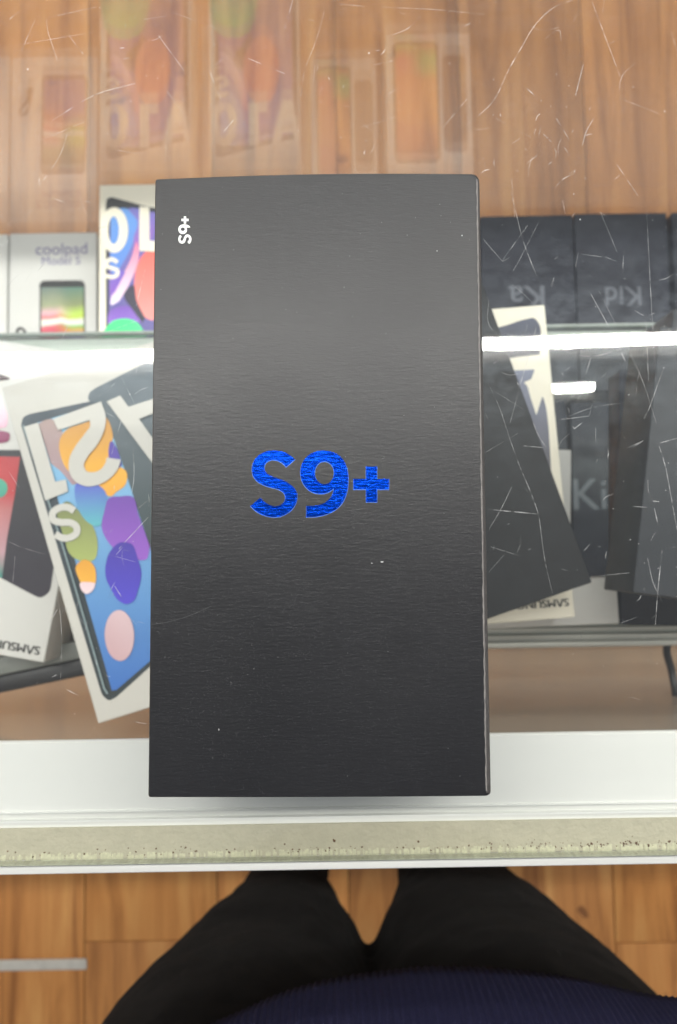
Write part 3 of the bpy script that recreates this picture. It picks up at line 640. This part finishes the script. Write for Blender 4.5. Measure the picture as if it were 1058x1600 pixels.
# ------------------------------------------------------------------ cartons on the bottom panel, backed against the rear glass
G2 = 'phone cartons standing on the case bottom along the rear glass'
DK = -0.545
ZL = -0.49
cool, *fcl = phone_box('pale grey phone carton with purple lettering above a bright striped phone screen', (15.5, 365), 'TL', 0.0, 0.0855, 0.17, ZL, ZL - DK, M['card_grey'], G2)
zc1 = ZL + LAY
text('lettering', 'coolpad', (96, 391.5), 80, 0.3, M['ink_purple'], cool, zc1, bold=0.0)
text('lettering', 'Model S', (95.5, 407), 60, 0.3, M['ink_purple'], cool, zc1, bold=0.0)
shape('printed_phone', [(62,452),(62,444),(66,439.5),(72,438.5),(122,438),(129,439),(132.5,444),(133,452),(134,588),(130,598),(66,600),(62,590)], M['ink_black'], cool, zc1)
wall1 = two_ramps('striped_wallpaper', [(0, S(90,80,160)), (0.35, S(110,70,150)), (0.42, S(120,50,90)), (0.5, S(205,70,95)), (0.56, S(214,90,100)), (0.585, S(236,236,226)), (0.63, S(238,238,228)), (0.66, S(222,120,120)), (0.72, S(230,180,190)), (0.80, S(160,166,130)), (1, S(110,128,120))],
    [(0, S(96,90,170)), (0.38, S(112,80,170)), (0.45, S(110,80,160)), (0.5, S(214,150,50)), (0.56, S(130,190,80)), (0.585, S(232,238,226)), (0.63, S(236,238,226)), (0.66, S(196,220,80)), (0.72, S(190,222,90)), (0.80, S(140,150,100)), (1, S(86,130,116))])
shape('printed_screen', [(64.5,449,1),(130.5,448.5,1),(131.5,590,1),(64.5,591,1)], wall1, cool, zc1 + LAY, sharp=True)
wht, *_ = phone_box('plain white carton at the left edge beside the purple lettered carton', (12.0, 366), 'TR', 0.0, 0.085, 0.17, ZL, ZL - DK, M['card_grey'], G2)

# cream carton with big digits, on a plain carton
ZQ = -0.395
sup, *_ = phone_box('plain white carton stacked under the cream carton with big digits', (156, 330), 'TL', 0.0, 0.078, 0.165, -0.443, -0.443 - DK, M['card_white'], G2)
sup['group'] = 'plain cartons stacked under the digit cartons'
a10, *fQ = phone_box('cream phone carton with big white digits over a blue and coral screen', (155.5, 289), 'TL', 0.0, 0.0785, 0.168, ZQ, 0.0475, M['card_cream'], G2)
q3 = z_((0, 270), 4.232)
zq = ZQ + LAY
shape('printed_phone', [(165.5,318),(168,310),(175,308),(227,322,1),(292,334),(296,340,1),(296,590,1),(165.5,590,1)], grad('black_print', S(26,26,30), S(40,40,44)), a10, zq)
shape('printed_screen', [(173,328,1),(238,331,1),(288,342,1),(288,582,1),(170,582,1),(170,440,1)], grad('violet_print', S(60,50,110), S(120,110,190)), a10, zq + LAY)
def bl10(pts, c0, c1, k, ang=90): shape('printed_patch', q3(pts), grad('patch_print', S(*c0), S(*c1), ang), a10, zq + (2 + 0.4 * k) * LAY)
bl10([(735,250),(850,240),(905,300),(880,460),(800,620),(755,690),(728,600)], (88,130,210), (96,150,220), 0)
bl10([(850,240),(1000,270),(1010,420),(920,520),(885,460),(910,320)], (150,90,180), (110,110,190), 1)
bl10([(905,455),(918,540),(862,720),(790,845),(735,872),(738,812),(800,700),(870,560)], (228,214,236), (226,120,150), 2)
bl10([(735,700),(790,640),(830,660),(760,790),(730,820)], (130,80,180), (110,90,190), 3)
bl10(ell(1010, 740, 122, 235, 0, 20), (228,140,134), (238,104,92), 4)
bl10([(720,925),(830,880),(905,905),(940,965),(860,1010),(720,1010)], (130,90,190), (110,70,170), 5)
bl10([(820,800),(880,740),(905,850),(960,960),(940,990),(880,910)], (30,24,44), (44,34,60), 6)
bl10([(660,1160),(690,1040),(750,980),(820,965),(900,985),(950,1050),(985,1160),(985,1300),(660,1300)], (60,150,130), (50,214,120), 7)
zq2 = zq + 6 * LAY
o0 = ell(755, 378, 92, 150, 0, 28); i0 = ell(752, 380, 36, 92, 0, 24)
shape('printed_digit', q3(o0), M['card_cream'], a10, zq2, holes=[q3(i0)])
shape('printed_digit', q3([(922,222,1),(988,226,1),(988,450,1),(1045,452,1),(1045,522,1),(922,516,1)]), M['card_cream'], a10, zq2, sharp=True)
shape('printed_letter', q3([(1075,235,1),(1130,235,1),(1148,310,1),(1215,310,1),(1232,240,1),(1262,240,1),(1215,525,1),(1150,525,1)]), M['card_cream'], a10, zq2, sharp=True)
shape('printed_letter', stroke_ring(q3([(778,592),(740,572),(706,588),(706,615),(740,630),(776,646),(776,672),(740,690),(700,680)]), 3.0), M['card_cream'], a10, zq2, sharp=True)
# its twin further right, under the large carton, seen in the rear glass
DX = at(327, 289, ZQ).x - at(155.5, 289, ZQ).x
c = copy_tree(a10, (DX, 0, 0)); c['label'] = 'second cream carton with big digits, behind the large black carton, mirrored in rear glass'
c = copy_tree(sup, (DX, 0, 0)); c['label'] = 'plain carton under the second cream digit carton, seen only mirrored in rear glass'
# two more cartons with striped screens
wall2 = two_ramps('stripe_wallpaper', [(0, S(90,190,80)), (0.12, S(206,70,70)), (0.2, S(214,80,80)), (0.3, S(222,110,60)), (0.65, S(226,130,50)), (0.72, S(200,90,60)), (1, S(170,70,60))],
    [(0, S(200,60,70)), (0.12, S(120,200,90)), (0.22, S(120,200,90)), (0.3, S(230,150,60)), (0.7, S(236,150,50)), (0.8, S(190,110,60)), (1, S(150,80,60))])
def stripe_box(x0px, x1px, ztop, label):
    pz = ztop; a = at(x0px, 330, pz); b_ = at(x1px, 330, pz); wid = b_.x - a.x
    e, bl, u, v = phone_box(label, (x0px, 330), 'TL', 0.0, wid, 0.166, pz, pz - DK, M['card_white'], G2)
    off = YB - 0.003 - (bl.y + 0.166); e.location.y += off
    bl = bl + Vector((0, off, 0))
    wm = wid * 1000
    shape_rel('printed_phone', (bl, u, v), rrect(wm * .08, 8, wm * .62, 128, 6), M['ink_black'], e, pz + LAY, sharp=True)
    shape_rel('printed_screen', (bl, u, v), rrect(wm * .11, 11, wm * .59, 125, 4), wall2, e, pz + 2 * LAY, sharp=True)
    shape_rel('printed_back', (bl, u, v), rrect(wm * .66, 22, wm * .94, 118, 6), grad('brown_print', S(70,56,50), S(90,74,66)), e, pz + LAY, sharp=True)
    return e
stripe_box(488, 592, -0.49, 'white carton with orange striped screen, left one of two mirrored in rear glass')
stripe_box(608, 742, -0.455, 'white carton with orange striped screen, right one of two mirrored in rear glass')
# blue black cartons at the back right
ZK = -0.45
def navy(corner, which, ang, label, tpx, tw, tang, s):
    e, *_ = phone_box(label, corner, which, ang, 0.0862, 0.168, ZK, ZK - DK, M['navy_card'], G2, tray=False)
    if s: text('lettering', s, tpx, tw, tang, M['ink_grey'], e, ZK + LAY, bold=0.1)
    return e
navy((894, 335.5), 'TR', 0.2, 'blue black carton with faint upside down lettering, beside the large carton at the rear', (823, 465), 56, 180, 'Ka')
navy((897.5, 334), 'TL', -0.2, 'blue black carton with faint upside down lettering, rearmost at the right edge', (974, 463), 56, 180, 'Kid')
navy((1050, 332), 'TL', 0.0, 'blue black carton at the far right rear corner, cut by the frame', None, 0, 0, None)
navy((892, 628), 'TL', -1.0, 'blue black carton with faint lettering, in front row between the two piles', (922, 772), 52, 0, 'Ki')
navy((884, 624), 'TR', 0.5, 'blue black carton lying under the turned black carton pile', None, 0, 0, None)
navy((1046, 628), 'TL', 0.0, 'blue black carton lying under the charcoal pair at right', None, 0, 0, None)

# ------------------------------------------------------------------ small black cords
def tube(name, pts, rad, mat, parent=None, seg=10):
    P = [Vector(p) for p in pts]; out = []
    for i in range(len(P) - 1):
        p0 = P[max(i - 1, 0)]; p1 = P[i]; p2 = P[i + 1]; p3 = P[min(i + 2, len(P) - 1)]
        for k in range(8):
            t = k / 8; out.append(0.5 * ((2 * p1) + (p2 - p0) * t + (2 * p0 - 5 * p1 + 4 * p2 - p3) * t * t + (-p0 + 3 * p1 - 3 * p2 + p3) * t ** 3))
    out.append(P[-1]); vs, fs = [], []; n = len(out)
    for i, p in enumerate(out):
        d = (out[min(i + 1, n - 1)] - out[max(i - 1, 0)]).normalized(); a = d.orthogonal().normalized() if i == 0 else (a - d * a.dot(d)).normalized(); b = d.cross(a)
        for j in range(seg): vs.append(p + (a * math.cos(2 * math.pi * j / seg) + b * math.sin(2 * math.pi * j / seg)) * rad)
    for i in range(n - 1):
        for j in range(seg): fs.append((i * seg + j, i * seg + (j + 1) % seg, (i + 1) * seg + (j + 1) % seg, (i + 1) * seg + j))
    fs += [tuple(range(seg))[::-1], tuple(range((n - 1) * seg, n * seg))]
    return mesh_obj(name, vs, fs, mat, parent, True)
o = tube('cable', [at(1060, 985, -0.235), at(1042, 1012, -0.24), at(1050, 1050, -0.245), at(1056, 1090, -0.24), at(1052, 1130, -0.225), at(1046, 1160, -0.21), at(1060, 1210, -0.20)], 0.0024, M['black_plastic'])
tag(o, 'thick black cable curving down at the right edge in front of the shelf', 'cable')
o = tube('cord_loop', [at(42, 556, -0.474), at(38, 536, -0.474), at(30, 524, -0.474), at(27, 517, -0.474), at(32, 513, -0.474), at(38, 517, -0.474), at(42, 530, -0.474), at(46, 556, -0.474)], 0.0013, M['black_plastic'])
tag(o, 'thin black cord loop lying on the pale grey carton at left', 'cord')

# ------------------------------------------------------------------ the person below the counter edge
def loft(rings, seg=28):
    vs, fs = [], []
    for (cx, cy, z, rx, ry) in rings:
        for j in range(seg): a = 2 * math.pi * j / seg; vs.append((cx + rx * math.cos(a), cy + ry * math.sin(a), z))
    n = len(rings)
    for i in range(n - 1):
        for j in range(seg): fs.append((i * seg + j, i * seg + (j + 1) % seg, (i + 1) * seg + (j + 1) % seg, (i + 1) * seg + j))
    fs += [tuple(range(seg))[::-1], tuple(range((n - 1) * seg, n * seg))]
    return vs, fs
YL = -0.309
legL = [(-0.050, YL + .01, FZ + .03, .036, .04), (-0.050, YL, -.86, .036, .042), (-0.051, YL - .01, -.70, .040, .050), (-0.051, YL, -.58, .036, .046), (-0.052, YL, -.49, .036, .050), (-0.050, YL, -.417, .050, .058), (-0.052, YL, -.36, .0685, .066), (-0.061, YL - .005, -.29, .083, .074), (-0.068, YL - .01, -.225, .089, .092), (-0.070, YL - .01, -.14, .096, .10), (-0.065, YL - .01, -.06, .09, .10)]
legR = [(0.105, YL + .01, FZ + .03, .036, .04), (0.105, YL, -.86, .037, .042), (0.100, YL - .01, -.70, .045, .050), (0.101, YL, -.58, .045, .048), (0.101, YL, -.49, .049, .056), (0.099, YL, -.417, .063, .062), (0.101, YL, -.36, .081, .070), (0.108, YL - .005, -.29, .091, .078), (0.112, YL - .01, -.225, .093, .094), (0.116, YL - .01, -.14, .097, .10), (0.11, YL - .01, -.06, .09, .10)]
pel = [(0.022, YL - .01, -.17, .13, .075), (0.022, YL - .012, -.13, .172, .10), (0.022, YL - .012, -.06, .175, .105), (0.022, YL - .01, 0.0, .15, .095)]
def foot(cx):
    vs, fs = [], []
    rr = [(YL - .05, .024, .025), (YL - .03, .032, .04), (YL + .02, .034, .05), (YL + .07, .04, .035), (YL + .12, .041, .026), (YL + .15, .03, .02)]
    seg = 14
    for (y, rx, rz) in rr:
        for j in range(seg): a = 2 * math.pi * j / seg; vs.append((cx + rx * math.cos(a), y, FZ + .004 + rz + rz * math.sin(a)))
    n = len(rr)
    for i in range(n - 1):
        for j in range(seg): fs.append((i * seg + j, i * seg + (j + 1) % seg, (i + 1) * seg + (j + 1) % seg, (i + 1) * seg + j))
    fs += [tuple(range(seg))[::-1], tuple(range((n - 1) * seg, n * seg))]
    return vs, fs
vs, fs = [], []
for v_, f_ in (loft(legL), loft(legR), loft(pel), foot(-0.05), foot(0.105)):
    b = len(vs); vs += v_; fs += [tuple(b + i for i in f) for f in f_]
person = mesh_obj('person', vs, fs, M['leggings'], None, True)
tag(person, 'person in black leggings and navy ribbed sweater standing at the counter, seen from above', 'person')
md = person.modifiers.new('join', 'REMESH'); md.mode = 'VOXEL'; md.voxel_size = 0.0042; md.use_smooth_shade = True
md = person.modifiers.new('soft', 'SMOOTH'); md.factor = 0.5; md.iterations = 7
tx = bpy.data.textures.new('cloth_folds', 'CLOUDS'); tx.noise_scale = 0.05; tx.noise_depth = 3
md = person.modifiers.new('folds', 'DISPLACE'); md.texture = tx; md.strength = 0.007; md.mid_level = 0.5; md.texture_coords = 'LOCAL'
# sweater: ribbed hem, then the looser body
def knit(name, rings, ribs, amp, parent):
    seg = ribs * 4 if ribs else 160; vs, fs = [], []
    for (cx, cy, z, rx, ry, rot) in rings:
        for j in range(seg):
            a = 2 * math.pi * j / seg
            wob = 1 + 0.030 * mnoise.noise(Vector((math.cos(a) * 2.2, math.sin(a) * 2.2, z * 9))) + 0.006 * mnoise.noise(Vector((math.cos(a) * 7, math.sin(a) * 7, z * 25)))
            k = wob + (amp / rx) * (math.cos(a * ribs) if ribs else 0)
            x, y = rx * k * math.cos(a), ry * k * math.sin(a); c, s = math.cos(rot), math.sin(rot)
            vs.append((cx + c * x - s * y, cy + s * x + c * y, z + 0.010 * mnoise.noise(Vector((math.cos(a) * 2.6, math.sin(a) * 2.6, 3.1)))))
    n = len(rings)
    for i in range(n - 1):
        for j in range(seg): fs.append((i * seg + j, i * seg + (j + 1) % seg, (i + 1) * seg + (j + 1) % seg, (i + 1) * seg + j))
    return mesh_obj(name, vs, fs, M['sweater'], parent, True)
knit('sweater_hem', [(0.042, -0.302, -0.072, .192, .134, .06), (0.042, -0.302, -0.069, .197, .139, .06), (0.042, -0.302, -0.060, .199, .141, .06), (0.042, -0.302, -0.045, .199, .142, .06), (0.042, -0.302, -0.03, .198, .142, .06), (0.042, -0.302, -0.012, .195, .139, .06)], 430, 0.0006, person)
knit('sweater', [(0.042, -0.302, -0.016, .193, .137, .06), (0.028, -0.302, -0.006, .198, .1425, .0), (0.026, -0.302, 0.02, .20, .144, 0), (0.022, -0.302, 0.1, .185, .128, 0), (0.022, -0.305, 0.2, .18, .12, 0), (0.022, -0.31, 0.32, .19, .12, 0), (0.022, -0.315, 0.40, .17, .095, 0), (0.022, -0.315, 0.435, .10, .07, 0), (0.022, -0.315, 0.45, .065, .06, 0)], 0, 0, person)

# ------------------------------------------------------------------ ceiling lamps (first row seen mirrored in the glass, second row added unseen)
ZM = 1.28
def mirrored(px, py):
    p = at(px, py, -ZM); return Vector((p.x, p.y, ZM))
def ribbed_tube(name, a, b_, rad, parent, pitch=0.0068):
    """lit lens strip with scalloped sides, 12 mm deep"""
    d = (b_ - a); L = d.length; d.normalize(); t = d.cross(Vector((0, 0, 1))).normalized(); n = int(L / pitch) * 2; vs, fs = [], []
    for i in range(n + 1):
        r = rad * (1.0 if i % 2 else 0.66); sh = d * 0.003
        p = a + d * (L * i / n); vs += [p + t * r + sh, p - t * r - sh, p + t * r + sh + Vector((0, 0, .012)), p - t * r - sh + Vector((0, 0, .012))]
    for i in range(n): k = 4 * i; fs += [(k, k + 1, k + 5, k + 4)]
    tube_ = mesh_obj(name, vs, fs, M['lamp'], parent)
    me = tube_.data
    if me.polygons[0].normal.z > 0: me.flip_normals()
    f2 = []
    for i in range(n): k = 4 * i; f2 += [(k, k + 4, k + 6, k + 2), (k + 1, k + 3, k + 7, k + 5)]
    mesh_obj('lens_side', vs, f2, M['housing'], tube_)
    return tube_
jn = mirrored(986, 529.5); lf = mirrored(0, 562.5); dv = (jn - lf).normalized()
lamp = empty('ceiling_light', (jn.x, jn.y, ZM + 0.08), 'long row of lit ceiling tubes mirrored as a white band across the glass', 'ceiling light', 'rows of ceiling tubes over the counter')
ribbed_tube('tube', jn - dv * 2.4, jn - dv * 0.0025, 0.0115, lamp)
ribbed_tube('tube', jn + dv * 0.0025, jn + dv * 1.6, 0.0115, lamp)
nrm = Vector((-dv.y, dv.x, 0))
c0, c1 = jn - dv * 2.45, jn + dv * 1.65
prism('housing', [tuple((c0 + nrm * .03)[:2]), tuple((c0 - nrm * .03)[:2]), tuple((c1 - nrm * .03)[:2]), tuple((c1 + nrm * .03)[:2])], ZM + 0.03, ZM + 0.08, M['housing'], lamp, bevel=0.004)
# unseen second row of tubes, added to brighten the floor behind the case
ofs = Vector((0.2, 0.95, 0))
fill_lamp = empty('ceiling_light', (jn.x + ofs.x, jn.y + ofs.y, ZM + 0.08), 'added unseen row of ceiling tubes brightening the floor behind the display case', 'ceiling light', 'rows of ceiling tubes over the counter')
ribbed_tube('tube', jn - dv * 2.2 + ofs, jn - dv * 0.0025 + ofs, 0.0115, fill_lamp, pitch=0.05)
ribbed_tube('tube', jn + dv * 0.0025 + ofs, jn + dv * 1.6 + ofs, 0.0115, fill_lamp, pitch=0.05)
c0 += ofs; c1 += ofs
prism('housing', [tuple((c0 + nrm * .03)[:2]), tuple((c0 - nrm * .03)[:2]), tuple((c1 - nrm * .03)[:2]), tuple((c1 + nrm * .03)[:2])], ZM + 0.03, ZM + 0.08, M['housing'], fill_lamp, bevel=0.004)
